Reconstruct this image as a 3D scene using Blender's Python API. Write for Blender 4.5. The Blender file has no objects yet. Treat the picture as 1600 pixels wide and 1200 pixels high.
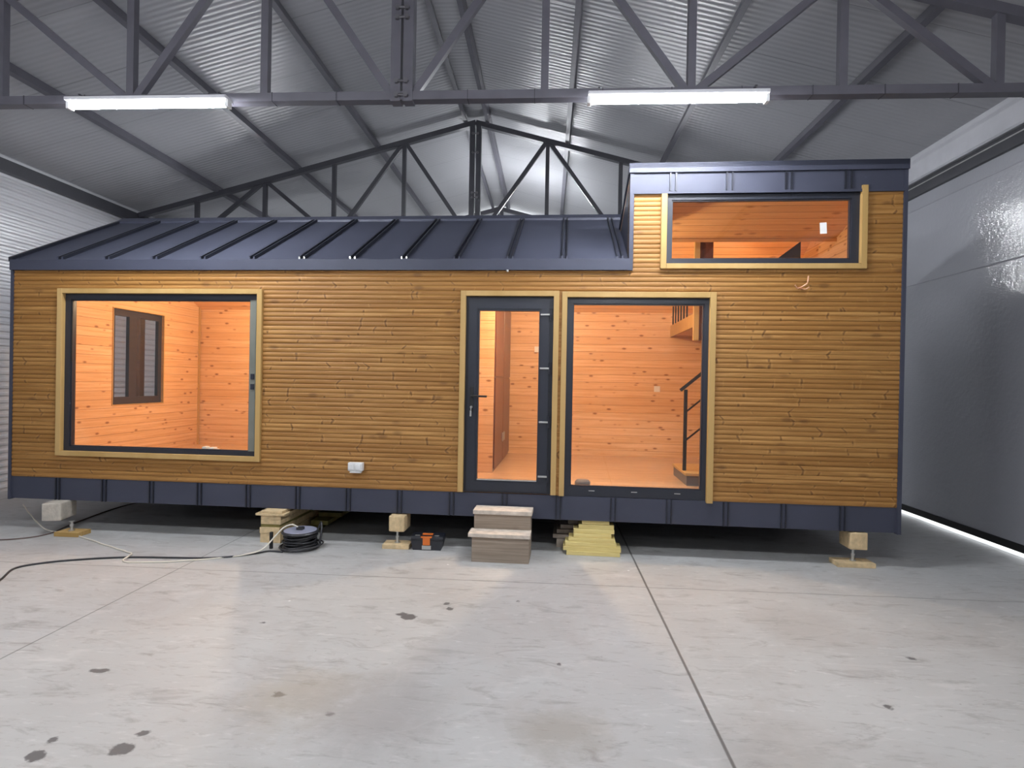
import bpy, bmesh, math, random
from mathutils import Vector, Matrix
random.seed(7)
C = bpy.context.scene.collection
S = bpy.context.scene

# ------------------------------------------------------------------ camera
EYE = 1.76
YAW, PITCH, ROLL = 0.0620945, -0.0047664, 0.0181163
fw = Vector((-math.sin(YAW)*math.cos(PITCH), math.cos(YAW)*math.cos(PITCH), math.sin(PITCH)))
rt = Vector((math.cos(YAW), math.sin(YAW), 0)); up = rt.cross(fw)
r2 = rt*math.cos(ROLL)+up*math.sin(ROLL); u2 = -rt*math.sin(ROLL)+up*math.cos(ROLL)
cd = bpy.data.cameras.new('camera'); cam = bpy.data.objects.new('camera', cd); C.objects.link(cam)
cd.sensor_width = 36; cd.lens = 900/1600*36; cd.clip_end = 200; cd.clip_start = .05
M = Matrix((r2, u2, -fw)).transposed().to_4x4(); M.translation = (0, 0, EYE); cam.matrix_world = M
S.camera = cam
# ------------------------------------------------------------------ world (daylight outside the hall), exposure
w = bpy.data.worlds.new('daylight'); S.world = w; w.use_nodes = True
bg = w.node_tree.nodes['Background']; bg.inputs[0].default_value = (.92, .96, 1, 1); bg.inputs[1].default_value = 3.0
S.view_settings.view_transform = 'Standard'; S.view_settings.look = 'None'
S.view_settings.gamma = 1; S.view_settings.use_curve_mapping = False
S.view_settings.exposure = 0.42
LAMP = 190.0           # strength of the cool hall tubes
WARM = 0.82             # factor on the warm lamps in the cabin

# ------------------------------------------------------------------ materials
def new_mat(name):
    m = bpy.data.materials.new(name); m.use_nodes = True
    return m, m.node_tree.nodes, m.node_tree.links, m.node_tree.nodes['Principled BSDF']
def plain(name, col, rough=.5, metal=0., noise=.08, nscale=6., spec=.5, bump=0., bscale=40.):
    m, N, L, P = new_mat(name)
    P.inputs['Roughness'].default_value = rough; P.inputs['Metallic'].default_value = metal
    P.inputs['Specular IOR Level'].default_value = spec
    tc = N.new('ShaderNodeTexCoord'); nz = N.new('ShaderNodeTexNoise'); nz.inputs['Scale'].default_value = nscale
    nz.inputs['Detail'].default_value = 5
    L.new(tc.outputs['Object'], nz.inputs['Vector'])
    mx = N.new('ShaderNodeMix'); mx.data_type = 'RGBA'
    mx.inputs[6].default_value = tuple(c*(1-noise*1.6) for c in col)+(1,); mx.inputs[7].default_value = tuple(min(1, c*(1+noise*1.6)) for c in col)+(1,)
    L.new(nz.outputs['Fac'], mx.inputs[0]); L.new(mx.outputs[2], P.inputs['Base Color'])
    if bump:
        n2 = N.new('ShaderNodeTexNoise'); n2.inputs['Scale'].default_value = bscale; L.new(tc.outputs['Object'], n2.inputs['Vector'])
        b = N.new('ShaderNodeBump'); b.inputs['Strength'].default_value = bump; b.inputs['Distance'].default_value = .01
        L.new(n2.outputs['Fac'], b.inputs['Height']); L.new(b.outputs[0], P.inputs['Normal'])
    return m
def emit(name, col, s):
    m, N, L, P = new_mat(name); P.inputs['Base Color'].default_value = (.8, .8, .8, 1)
    P.inputs['Emission Color'].default_value = col+(1,); P.inputs['Emission Strength'].default_value = s
    return m
def glass(name, tint=(.93, .95, .95), ior=1.5):
    m, N, L, P = new_mat(name); N.remove(P)
    t = N.new('ShaderNodeBsdfTransparent'); t.inputs[0].default_value = tint+(1,)
    g = N.new('ShaderNodeBsdfGlossy'); g.inputs['Roughness'].default_value = .01
    f = N.new('ShaderNodeLayerWeight'); f.inputs[0].default_value = .5      # Schlick reflectance from the facing term
    fo = mth(N, L, 'MULTIPLY_ADD', mth(N, L, 'POWER', f.outputs['Facing'], 5.), .9, .05)
    x = N.new('ShaderNodeMixShader'); L.new(fo, x.inputs[0]); L.new(t.outputs[0], x.inputs[1]); L.new(g.outputs[0], x.inputs[2])
    L.new(x.outputs[0], N['Material Output'].inputs[0]); return m
def mth(N, L, op, a, b=None, c=None):
    n = N.new('ShaderNodeMath'); n.operation = op
    for i, v in enumerate((a, b, c)):
        if v is None: continue
        if isinstance(v, (int, float)): n.inputs[i].default_value = v
        else: L.new(v, n.inputs[i])
    return n.outputs[0]
def boards(name, base, dark, pitch, axis='Z', along='X', rough=.5, knot=.6, var=.35, groove=.0, z0=0., knotcol=None, kscale=3.2, chev=False):
    """wood boards: one tint per board, grain along the board, scattered knots"""
    m, N, L, P = new_mat(name); P.inputs['Roughness'].default_value = rough; P.inputs['Specular IOR Level'].default_value = .35
    tc = N.new('ShaderNodeTexCoord'); sp = N.new('ShaderNodeSeparateXYZ'); L.new(tc.outputs['Object'], sp.inputs[0])
    zc = sp.outputs[axis]; other = 'Y' if along == 'X' else 'X'
    ln = sp.outputs[along] if along != 'XY' else mth(N, L, 'ADD', sp.outputs['X'], sp.outputs['Y'])
    zn = mth(N, L, 'DIVIDE', mth(N, L, 'SUBTRACT', zc, z0), pitch)
    idx = mth(N, L, 'FLOOR', zn); fr = mth(N, L, 'FRACT', zn)
    wn = N.new('ShaderNodeTexWhiteNoise'); wn.noise_dimensions = '1D'; L.new(idx, wn.inputs['W'])
    # grain: along compressed, across stretched, offset per board
    cb = N.new('ShaderNodeCombineXYZ')
    L.new(mth(N, L, 'MULTIPLY_ADD', ln, .9, mth(N, L, 'MULTIPLY', wn.outputs['Value'], 37.)), cb.inputs[0])
    L.new(mth(N, L, 'MULTIPLY', zc, 26.), cb.inputs[1]); L.new(mth(N, L, 'MULTIPLY', idx, 3.7), cb.inputs[2])
    gn = N.new('ShaderNodeTexNoise'); gn.inputs['Scale'].default_value = 1.6; gn.inputs['Detail'].default_value = 6; gn.inputs['Roughness'].default_value = .62
    L.new(cb.outputs[0], gn.inputs['Vector'])
    # knots
    kb = N.new('ShaderNodeCombineXYZ')
    L.new(mth(N, L, 'MULTIPLY_ADD', ln, kscale, mth(N, L, 'MULTIPLY', wn.outputs['Value'], 91.)), kb.inputs[0])
    L.new(mth(N, L, 'MULTIPLY_ADD', fr, pitch*kscale*2.2, 0.), kb.inputs[1]); L.new(mth(N, L, 'MULTIPLY', idx, 7.3), kb.inputs[2])
    vo = N.new('ShaderNodeTexVoronoi'); vo.inputs['Scale'].default_value = 1.; vo.inputs['Randomness'].default_value = 1.
    L.new(kb.outputs[0], vo.inputs['Vector'])
    kr = N.new('ShaderNodeMapRange'); kr.inputs[1].default_value = .09; kr.inputs[2].default_value = .2; kr.inputs[3].default_value = 1; kr.inputs[4].default_value = 0
    L.new(vo.outputs['Distance'], kr.inputs[0])
    if chev:    # knots cut by the rounded profile read as short slanting strokes and arrow heads across the board
        v1 = N.new('ShaderNodeTexVoronoi'); v1.voronoi_dimensions = '1D'; v1.inputs['Scale'].default_value = 1.
        hf = mth(N, L, 'SUBTRACT', fr, .5); sg = mth(N, L, 'SUBTRACT', mth(N, L, 'MULTIPLY', mth(N, L, 'FRACT', mth(N, L, 'MULTIPLY', wn.outputs['Value'], 13.7)), 2.), 1.)
        arrow = mth(N, L, 'MULTIPLY', mth(N, L, 'ABSOLUTE', hf), .085)
        skew = mth(N, L, 'MULTIPLY', hf, .03)
        arrow = mth(N, L, 'MULTIPLY', mth(N, L, 'ADD', arrow, skew), sg)
        jn = N.new('ShaderNodeTexNoise'); jn.inputs['Scale'].default_value = 9.; L.new(tc.outputs['Object'], jn.inputs['Vector'])
        arrow = mth(N, L, 'ADD', arrow, mth(N, L, 'MULTIPLY', jn.outputs['Fac'], .05))
        wv_ = mth(N, L, 'MULTIPLY_ADD', mth(N, L, 'ADD', ln, arrow), kscale, mth(N, L, 'MULTIPLY', idx, 17.31)); L.new(wv_, v1.inputs['W'])
        kq = N.new('ShaderNodeMapRange'); kq.inputs[1].default_value = .016*kscale/2.6; kq.inputs[2].default_value = .046*kscale/2.6; kq.inputs[3].default_value = 1; kq.inputs[4].default_value = 0; L.new(v1.outputs['Distance'], kq.inputs[0])
        n3 = N.new('ShaderNodeTexNoise'); n3.inputs['Scale'].default_value = 15.; n3.inputs['Detail'].default_value = 1; L.new(tc.outputs['Object'], n3.inputs['Vector'])
        gt = N.new('ShaderNodeMapRange'); gt.inputs[1].default_value = .50; gt.inputs[2].default_value = .60; L.new(n3.outputs['Fac'], gt.inputs[0])
        ks = mth(N, L, 'MULTIPLY', kq.outputs[0], gt.outputs[0])
        kq2 = N.new('ShaderNodeMapRange'); kq2.inputs[1].default_value = .02; kq2.inputs[2].default_value = .10; kq2.inputs[3].default_value = .45; kq2.inputs[4].default_value = 0; L.new(v1.outputs['Distance'], kq2.inputs[0])
        kfac = mth(N, L, 'MAXIMUM', ks, mth(N, L, 'MULTIPLY', kr.outputs[0], .6)); halo = mth(N, L, 'MULTIPLY', kq2.outputs[0], gt.outputs[0])
    else: kfac = kr.outputs[0]; halo = None
    cmix = N.new('ShaderNodeMix'); cmix.data_type = 'RGBA'; cmix.inputs[6].default_value = dark+(1,); cmix.inputs[7].default_value = base+(1,)
    gr = N.new('ShaderNodeMapRange'); gr.inputs[1].default_value = .36; gr.inputs[2].default_value = .62; L.new(gn.outputs['Fac'], gr.inputs[0])
    tint = mth(N, L, 'MULTIPLY_ADD', wn.outputs['Value'], var, 1-var)
    L.new(mth(N, L, 'MULTIPLY', gr.outputs[0], tint), cmix.inputs[0])
    k2 = N.new('ShaderNodeMix'); k2.data_type = 'RGBA'; kc = knotcol or tuple(c*.35 for c in dark); k2.inputs[7].default_value = kc+(1,)
    src = cmix.outputs[2]
    if halo is not None:
        h2 = N.new('ShaderNodeMix'); h2.data_type = 'RGBA'; h2.inputs[7].default_value = tuple(min(1, c*1.35) for c in base)+(1,); L.new(src, h2.inputs[6]); L.new(halo, h2.inputs[0]); src = h2.outputs[2]
    L.new(src, k2.inputs[6]); L.new(mth(N, L, 'MULTIPLY', kfac, knot), k2.inputs[0])
    out = k2.outputs[2]
    if groove:
        e = mth(N, L, 'MINIMUM', fr, mth(N, L, 'SUBTRACT', 1., fr))
        g2 = N.new('ShaderNodeMapRange'); g2.inputs[1].default_value = 0.; g2.inputs[2].default_value = groove; L.new(e, g2.inputs[0])
        bp = N.new('ShaderNodeBump'); bp.inputs['Distance'].default_value = .004; bp.inputs['Strength'].default_value = .8
        L.new(g2.outputs[0], bp.inputs['Height']); L.new(bp.outputs[0], P.inputs['Normal'])
        k3 = N.new('ShaderNodeMix'); k3.data_type = 'RGBA'; k3.inputs[6].default_value = tuple(c*.55 for c in dark)+(1,)
        L.new(out, k3.inputs[7]); L.new(g2.outputs[0], k3.inputs[0]); out = k3.outputs[2]
    L.new(out, P.inputs['Base Color']); return m
def ribbed(name, col, axis, pitch, dist, rough=.3, joint=1.0, coat=.0, spec=.5, wob=.0):
    """painted steel sheet with fine ribs and panel joints; axis = coordinate across the ribs"""
    m, N, L, P = new_mat(name); P.inputs['Roughness'].default_value = rough; P.inputs['Specular IOR Level'].default_value = spec
    tc = N.new('ShaderNodeTexCoord'); sp = N.new('ShaderNodeSeparateXYZ'); L.new(tc.outputs['Object'], sp.inputs[0])
    a = sp.outputs[axis]
    s = mth(N, L, 'SINE', mth(N, L, 'MULTIPLY', a, 2*math.pi/pitch))
    j = mth(N, L, 'ABSOLUTE', mth(N, L, 'SUBTRACT', mth(N, L, 'FRACT', mth(N, L, 'DIVIDE', a, joint)), .5))
    jr = N.new('ShaderNodeMapRange'); jr.inputs[1].default_value = 0.; jr.inputs[2].default_value = .012/joint; L.new(j, jr.inputs[0])
    nz = N.new('ShaderNodeTexNoise'); nz.inputs['Scale'].default_value = 1.3; nz.inputs['Detail'].default_value = 3; L.new(tc.outputs['Object'], nz.inputs['Vector'])
    h = mth(N, L, 'ADD', mth(N, L, 'MULTIPLY', s, dist), mth(N, L, 'MULTIPLY', jr.outputs[0], dist*2))
    if wob:
        n2 = N.new('ShaderNodeTexNoise'); n2.inputs['Scale'].default_value = 16; n2.inputs['Detail'].default_value = 2; L.new(tc.outputs['Object'], n2.inputs['Vector'])
        h = mth(N, L, 'ADD', h, mth(N, L, 'MULTIPLY', n2.outputs['Fac'], wob))
    b = N.new('ShaderNodeBump'); b.inputs['Distance'].default_value = 1.; b.inputs['Strength'].default_value = 1.
    L.new(h, b.inputs['Height']); L.new(b.outputs[0], P.inputs['Normal'])
    mx = N.new('ShaderNodeMix'); mx.data_type = 'RGBA'; mx.inputs[6].default_value = tuple(c*.93 for c in col)+(1,); mx.inputs[7].default_value = tuple(c*1.05 for c in col)+(1,)
    L.new(nz.outputs['Fac'], mx.inputs[0])
    m2 = N.new('ShaderNodeMix'); m2.data_type = 'RGBA'; m2.inputs[6].default_value = tuple(c*.45 for c in col)+(1,)
    L.new(mth(N, L, 'MULTIPLY_ADD', jr.outputs[0], .6, .4), m2.inputs[0]); L.new(mx.outputs[2], m2.inputs[7]); L.new(m2.outputs[2], P.inputs['Base Color'])
    return m
def concrete():
    m, N, L, P = new_mat('concrete floor')
    tc = N.new('ShaderNodeTexCoord'); sp = N.new('ShaderNodeSeparateXYZ'); L.new(tc.outputs['Object'], sp.inputs[0])
    X, Y = sp.outputs['X'], sp.outputs['Y']
    def nz(sc, det=6, rough=.6, dist=0., vec=None):
        n = N.new('ShaderNodeTexNoise'); n.inputs['Scale'].default_value = sc; n.inputs['Detail'].default_value = det
        n.inputs['Roughness'].default_value = rough; n.inputs['Distortion'].default_value = dist
        L.new(vec or tc.outputs['Object'], n.inputs['Vector']); return n.outputs['Fac']
    def mr(v, a, b, c=0., d=1.):
        n = N.new('ShaderNodeMapRange'); L.new(v, n.inputs[0])
        for i, q in enumerate((a, b, c, d)): n.inputs[i+1].default_value = q
        return n.outputs[0]
    def mixc(f, a, b):
        n = N.new('ShaderNodeMix'); n.data_type = 'RGBA'
        if isinstance(f, float): n.inputs[0].default_value = f
        else: L.new(f, n.inputs[0])
        for i, q in ((6, a), (7, b)):
            if isinstance(q, tuple): n.inputs[i].default_value = q+(1,)
            else: L.new(q, n.inputs[i])
        return n.outputs[2]
    mp = N.new('ShaderNodeMapping'); mp.inputs['Rotation'].default_value = (0, 0, .5); mp.inputs['Scale'].default_value = (1, 3.2, 1); L.new(tc.outputs['Object'], mp.inputs[0])
    base = mixc(mr(nz(.7, 4), .35, .65), (.44, .443, .438), (.51, .512, .507))
    base = mixc(mr(nz(1.1, 7, .65, .6), .50, .72, 0, .6), base, (.375, .355, .34))
    base = mixc(mr(nz(2.6, 7, .7, .8, mp.outputs[0]), .54, .70, 0, .75), base, (.28, .265, .255))
    mp2 = N.new('ShaderNodeMapping'); mp2.inputs['Rotation'].default_value = (0, 0, .25); mp2.inputs['Scale'].default_value = (1, 4., 1); L.new(tc.outputs['Object'], mp2.inputs[0])
    base = mixc(mr(nz(7.5, 6, .7, .3, mp2.outputs[0]), .57, .72, 0, .6), base, (.27, .255, .245))
    base = mixc(mr(nz(6., 6, .7, .3, mp2.outputs[0]), .42, .30, 0, .5), base, (.66, .655, .65))
    base = mixc(mr(nz(2.2, 6, .6, .4, mp.outputs[0]), .40, .28, 0, .5), base, (.62, .61, .60))
    base = mixc(mr(nz(23, 3), .68, .76, 0, .5), base, (.24, .23, .22))
    # pale scratches
    wv = N.new('ShaderNodeTexWave'); wv.inputs['Scale'].default_value = .35; wv.inputs['Distortion'].default_value = 14; wv.inputs['Detail'].default_value = 3; L.new(mp.outputs[0], wv.inputs['Vector'])
    base = mixc(mr(wv.outputs['Fac'], .985, 1., 0, .12), base, (.66, .65, .64))
    # white paint specks
    vo = N.new('ShaderNodeTexVoronoi'); vo.inputs['Scale'].default_value = 1.7; L.new(tc.outputs['Object'], vo.inputs['Vector'])
    base = mixc(mr(vo.outputs['Distance'], .014, .022, .9, 0), base, (.8, .8, .8))
    # oily dark stains with ragged edges
    rag = mth(N, L, 'MULTIPLY', mth(N, L, 'SUBTRACT', nz(18, 4), .5), .075)
    st = None
    for (x, y, r, sx) in ((-1.967, 2.581, .062, .8), (-2.314, 2.494, .055, .9), (-2.335, 2.61, .028, 1.), (-1.952, 2.705, .025, .8), (-1.0, 4.205, .07, .8),
                          (-1.06, 4.25, .04, .8), (-.72, 4.393, .03, 1.), (-.768, 4.49, .022, 1), (-1.45, 3.1, .028, .6), (-2.62, 3.25, .03, .5), (-1.1, 2.95, .02, .8),
                          (-.2, 4.6, .02, 1), (1.9, 3.3, .022, .7), (2.4, 3.9, .02, .7), (.1, 3.6, .014, 1), (-2.0, 4.0, .016, 1)):
        dx = mth(N, L, 'MULTIPLY', mth(N, L, 'SUBTRACT', X, x), sx); dy = mth(N, L, 'SUBTRACT', Y, y)
        d = mth(N, L, 'SQRT', mth(N, L, 'ADD', mth(N, L, 'MULTIPLY', dx, dx), mth(N, L, 'MULTIPLY', dy, dy)))
        q = mth(N, L, 'SUBTRACT', mth(N, L, 'ADD', d, rag), r*.62)
        st = q if st is None else mth(N, L, 'MINIMUM', st, q)
    base = mixc(mr(st, .0, .012, .9, 0), base, (.10, .095, .095))
    # big faint brownish stain
    def blob(x, y, r, col, f, base):
        dx = mth(N, L, 'SUBTRACT', X, x); dy = mth(N, L, 'SUBTRACT', Y, y)
        d = mth(N, L, 'SQRT', mth(N, L, 'ADD', mth(N, L, 'MULTIPLY', dx, dx), mth(N, L, 'MULTIPLY', dy, dy)))
        d = mth(N, L, 'ADD', d, mth(N, L, 'MULTIPLY', mth(N, L, 'SUBTRACT', nz(5, 6, .7), .5), r*1.6))
        return mixc(mr(d, r*.3, r, f, 0), base, col)
    base = blob(-1.35, 3.1, .4, (.40, .34, .25), .4, base); base = blob(.1, 2.9, .3, (.28, .25, .2), .5, base)
    base = blob(-.9, 3.0, .5, (.33, .31, .30), .5, base); base = blob(1.1, 2.7, .45, (.34, .32, .30), .45, base)
    base = blob(1.9, 4.4, .5, (.38, .36, .34), .4, base)
    # saw-cut joints and a crack
    wob = mth(N, L, 'MULTIPLY', mth(N, L, 'SUBTRACT', nz(2.2, 5), .5), .05)
    def joint(v, c, wd, amp=0.):
        d = mth(N, L, 'SUBTRACT', v, c)
        if amp: d = mth(N, L, 'ADD', d, mth(N, L, 'MULTIPLY', wob, amp))
        return mr(mth(N, L, 'ABSOLUTE', d), wd*.4, wd, 1., 0)
    jt = joint(X, .89, .012, .12); jt = mth(N, L, 'MAXIMUM', jt, mth(N, L, 'MULTIPLY', joint(X, -3.32, .008, .2), .75))
    jt = mth(N, L, 'MAXIMUM', jt, joint(X, 5.0, .01)); jt = mth(N, L, 'MAXIMUM', jt, joint(X, -7.5, .01))
    jt = mth(N, L, 'MAXIMUM', jt, mth(N, L, 'MULTIPLY', joint(Y, 5.035, .010, .9), .6))
    jt = mth(N, L, 'MAXIMUM', jt, mth(N, L, 'MULTIPLY', joint(Y, 9.4, .010, .4), .6))
    base = mixc(mth(N, L, 'MULTIPLY', jt, .85), base, (.09, .085, .08))
    L.new(base, P.inputs['Base Color'])
    L.new(mr(nz(1.4, 5), .3, .7, .42, .62), P.inputs['Roughness'])
    P.inputs['Specular IOR Level'].default_value = .35
    b = N.new('ShaderNodeBump'); b.inputs['Distance'].default_value = .004; b.inputs['Strength'].default_value = .35
    L.new(mth(N, L, 'SUBTRACT', nz(9, 6), mth(N, L, 'MULTIPLY', jt, 1.5)), b.inputs['Height']); L.new(b.outputs[0], P.inputs['Normal'])
    return m
m_floor = concrete()
m_roofpan = ribbed('ceiling panel', (.40, .40, .42), 'Y', .08, .0016, rough=.30, joint=1.07)
m_wallpan = ribbed('left wall panel', (.60, .60, .63), 'Z', .05, .0006, rough=.32, joint=50.)
m_doorpan = ribbed('sliding door panel', (.40, .405, .44), 'Z', .014, .00022, rough=.13, joint=50., wob=.0028)
m_endpan = ribbed('end wall panel', (.60, .61, .63), 'X', .25, .002, rough=.4, joint=1.1)
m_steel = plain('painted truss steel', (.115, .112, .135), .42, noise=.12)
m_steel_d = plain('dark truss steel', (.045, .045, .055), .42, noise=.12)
m_bolt = plain('bolt steel', (.16, .155, .17), .35, .6)
m_white = plain('white trim metal', (.62, .62, .66), .3)
m_black = plain('black rubber', (.012, .012, .013), .6)
m_side = boards('outer siding', (.45, .238, .074), (.27, .122, .028), .0955, rough=.5, knot=.8, var=.75, z0=.593, knotcol=(.10, .042, .012), kscale=2.9, chev=True)
m_trimw = boards('trim wood', (.55, .365, .15), (.43, .27, .09), 3., axis='Y', along='XY', rough=.5, knot=.45, var=.1, knotcol=(.2, .1, .03), kscale=2.)
m_trimh = m_trimw
m_pine = boards('inner pine lining', (.80, .55, .33), (.62, .38, .19), .118, rough=.42, knot=.85, var=.65, groove=.035, along='XY', knotcol=(.22, .085, .03), kscale=4.6)
m_pineh = boards('inner pine ceiling', (.80, .50, .25), (.68, .38, .17), .118, axis='Y', rough=.42, knot=.6, var=.4, groove=.05, knotcol=(.25, .1, .04))
m_lam = boards('laminate floor', (.62, .43, .27), (.5, .33, .2), .19, axis='Y', rough=.22, knot=.05, var=.5, groove=.02)
m_anth = plain('anthracite sheet', (.056, .061, .090), .5, .1, noise=.1, nscale=2., spec=.35)
m_anthd = plain('anthracite seam', (.022, .024, .034), .36, .25, noise=.1)
m_frame = plain('anthracite window frame', (.022, .025, .036), .38, noise=.05)
m_gray = plain('grey green aluminium', (.22, .23, .20), .35, .3, noise=.2, nscale=3)
m_glass = glass('window glass')
m_silver = plain('brushed metal', (.6, .6, .58), .3, .8)
m_plast = plain('white plastic', (.78, .79, .80), .35, noise=.02)
m_paper = plain('paper', (.8, .8, .78), .7, noise=.05)
m_copper = plain('orange cable sheath', (.72, .40, .25), .5)
m_dkwood = boards('dark wood veneer', (.16, .055, .03), (.095, .032, .018), .6, axis='X', along='Z', rough=.3, knot=.1, var=.2)
m_weath = boards('weathered board', (.42, .345, .275), (.27, .215, .17), .21, rough=.8, knot=.6, var=.3, kscale=2.6)
m_weatht = plain('weathered tread', (.60, .53, .46), .8, noise=.3, nscale=14, bump=.3)
m_beam = plain('raw timber', (.66, .50, .29), .75, noise=.3, nscale=16, bump=.4)
m_beamg = plain('greyed timber', (.50, .46, .40), .85, noise=.25, nscale=14, bump=.5)
m_yell = boards('fresh yellow board', (.80, .68, .30), (.70, .55, .22), .3, rough=.6, knot=.5, var=.1, kscale=4.)
m_end = plain('grey board end', (.36, .30, .25), .85, noise=.3, nscale=18)
m_moss = plain('olive stained timber', (.22, .19, .06), .85, noise=.4, nscale=12)
m_cord = plain('black rubber cable', (.035, .035, .04), .45)
m_cordw = plain('cream cable sheath', (.74, .70, .60), .5)
m_cordr = plain('brown cable sheath', (.13, .085, .075), .5)
m_reel = plain('black reel plastic', (.03, .03, .035), .35)
m_reelt = plain('grey blue reel disc', (.36, .38, .50), .4, .2, noise=.15)
m_tool = plain('black toolbox plastic', (.014, .016, .024), .38, spec=.7)
m_orange = plain('orange plastic', (.75, .18, .03), .35)
m_tube = emit('tube light', (.93, .96, 1.), LAMP); m_tube_fill = emit('dim fill tube', (.93, .96, 1.), LAMP*.32); m_tube_uplight = emit('added uplight tube', (.93, .96, 1.), LAMP*.65)  # second and third emitters serve only the added, unseen lamps
m_bulb = emit('warm bulb', (1., .72, .45), 30.*WARM)
m_bag = plain('grey tub plastic', (.14, .14, .15), .6)
m_ground = plain('outdoor paving', (.62, .62, .60), .9)

# ------------------------------------------------------------------ geometry helpers
class MB:
    def __init__(s): s.bm = bmesh.new()
    def box(s, x0, x1, y0, y1, z0, z1, bev=0., rot=None, org=None):
        vs = [s.bm.verts.new((x, y, z)) for x in (x0, x1) for y in (y0, y1) for z in (z0, z1)]
        fs = [s.bm.faces.new([vs[i] for i in q]) for q in ((0, 1, 3, 2), (4, 6, 7, 5), (0, 4, 5, 1), (2, 3, 7, 6), (0, 2, 6, 4), (1, 5, 7, 3))]
        if bev:
            ed = {e for f in fs for e in f.edges}
            r = bmesh.ops.bevel(s.bm, geom=list(ed), offset=bev, segments=2, affect='EDGES', profile=.6)
            vs = list({v for f in r['faces'] for v in f.verts}|{v for v in vs if v.is_valid})
        if rot:
            bmesh.ops.rotate(s.bm, verts=[v for v in vs if v.is_valid], cent=org or ((x0+x1)/2, (y0+y1)/2, (z0+z1)/2), matrix=rot)
        return s
    def prism(s, poly, axis, a0, a1):
        """extrude a 2D polygon; axis X: poly=(y,z); axis Y: poly=(x,z); axis Z: poly=(x,y)"""
        def P(p, a): return {'X': (a, p[0], p[1]), 'Y': (p[0], a, p[1]), 'Z': (p[0], p[1], a)}[axis]
        A = [s.bm.verts.new(P(p, a0)) for p in poly]; B = [s.bm.verts.new(P(p, a1)) for p in poly]
        s.bm.faces.new(A); s.bm.faces.new(B[::-1]); n = len(poly)
        for i in range(n): s.bm.faces.new((A[i], B[i], B[(i+1) % n], A[(i+1) % n]))
        return s
    def beam(s, p, q, w, h, upv=(0, 1, 0)):
        """box section between two points: w across upv x dir, h along upv"""
        p, q = Vector(p), Vector(q); d = (q-p).normalized(); u = Vector(upv); u = (u-d*u.dot(d)).normalized(); sd = d.cross(u)
        vs = []
        for e in (p, q):
            for a, b in ((-1, -1), (1, -1), (1, 1), (-1, 1)): vs.append(s.bm.verts.new(e+sd*a*w/2+u*b*h/2))
        for f in ((0, 1, 2, 3), (7, 6, 5, 4), (0, 4, 5, 1), (1, 5, 6, 2), (2, 6, 7, 3), (3, 7, 4, 0)): s.bm.faces.new([vs[i] for i in f])
        return s
    def tube(s, pts, r, n=8, closed=False):
        pts = [Vector(p) for p in pts]; rings = []
        for i, p in enumerate(pts):
            a = pts[max(i-1, 0)] if not closed else pts[i-1]; b = pts[min(i+1, len(pts)-1)] if not closed else pts[(i+1) % len(pts)]
            d = (b-a).normalized(); u = Vector((0, 0, 1)) if abs(d.z) < .9 else Vector((1, 0, 0)); x = d.cross(u).normalized(); y = x.cross(d)
            rings.append([s.bm.verts.new(p+(x*math.cos(t)+y*math.sin(t))*r) for t in [2*math.pi*k/n for k in range(n)]])
        m = len(rings)
        for i in range(m if closed else m-1):
            A, B = rings[i], rings[(i+1) % m]
            for k in range(n): s.bm.faces.new((A[k], A[(k+1) % n], B[(k+1) % n], B[k]))
        if not closed: s.bm.faces.new(rings[0][::-1]); s.bm.faces.new(rings[-1])
        return s
    def lathe(s, prof, c=(0, 0, 0), n=24, axis='Z'):
        rings = []
        for r, z in prof:
            ring = []
            for k in range(n):
                t = 2*math.pi*k/n; p = (r*math.cos(t), r*math.sin(t), z)
                if axis == 'Y': p = (p[0], p[2], p[1])
                if axis == 'X': p = (p[2], p[0], p[1])
                ring.append(s.bm.verts.new((c[0]+p[0], c[1]+p[1], c[2]+p[2])))
            rings.append(ring)
        for A, B in zip(rings, rings[1:]):
            for k in range(n): s.bm.faces.new((A[k], A[(k+1) % n], B[(k+1) % n], B[k]))
        s.bm.faces.new(rings[0][::-1]); s.bm.faces.new(rings[-1]); return s
    def build(s, name, mat, parent=None, loc=None, rotz=0, smooth=False):
        bmesh.ops.recalc_face_normals(s.bm, faces=s.bm.faces)
        me = bpy.data.meshes.new(name); s.bm.to_mesh(me); s.bm.free(); me.materials.append(mat)
        if smooth:
            for p in me.polygons: p.use_smooth = True
        o = bpy.data.objects.new(name, me); C.objects.link(o)
        if parent is not None: o.parent = parent
        if loc: o.location = loc
        if rotz: o.rotation_euler = (0, 0, rotz)
        return o
def spline(pts, n=8):
    P = [Vector(p) for p in pts]; P = [P[0]*2-P[1]]+P+[P[-1]*2-P[-2]]; out = []
    for i in range(1, len(P)-2):
        a, b, c, d = P[i-1:i+3]
        for k in range(n):
            t = k/n; out.append(.5*((2*b)+(c-a)*t+(2*a-5*b+4*c-d)*t*t+(3*b-a-3*c+d)*t**3))
    out.append(P[-2]); return out
def tag(o, label, cat, group=None):
    o['label'] = label; o['category'] = cat
    if group: o['group'] = group
    return o
def thing(name, label, cat, loc=(0, 0, 0), rotz=0, group=None):
    o = bpy.data.objects.new(name, None); C.objects.link(o); o.location = loc; o.rotation_euler = (0, 0, rotz); o.empty_display_size = .1
    return tag(o, label, cat, group)
def struct(o): o['kind'] = 'structure'; return o
def dup(root, loc, label):
    r = root.copy(); C.objects.link(r); r.location = loc; r['label'] = label
    for ch in list(root.children):
        c = ch.copy(); C.objects.link(c); c.parent = r
        for g in list(ch.children):
            d = g.copy(); C.objects.link(d); d.parent = c
    return r

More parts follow.
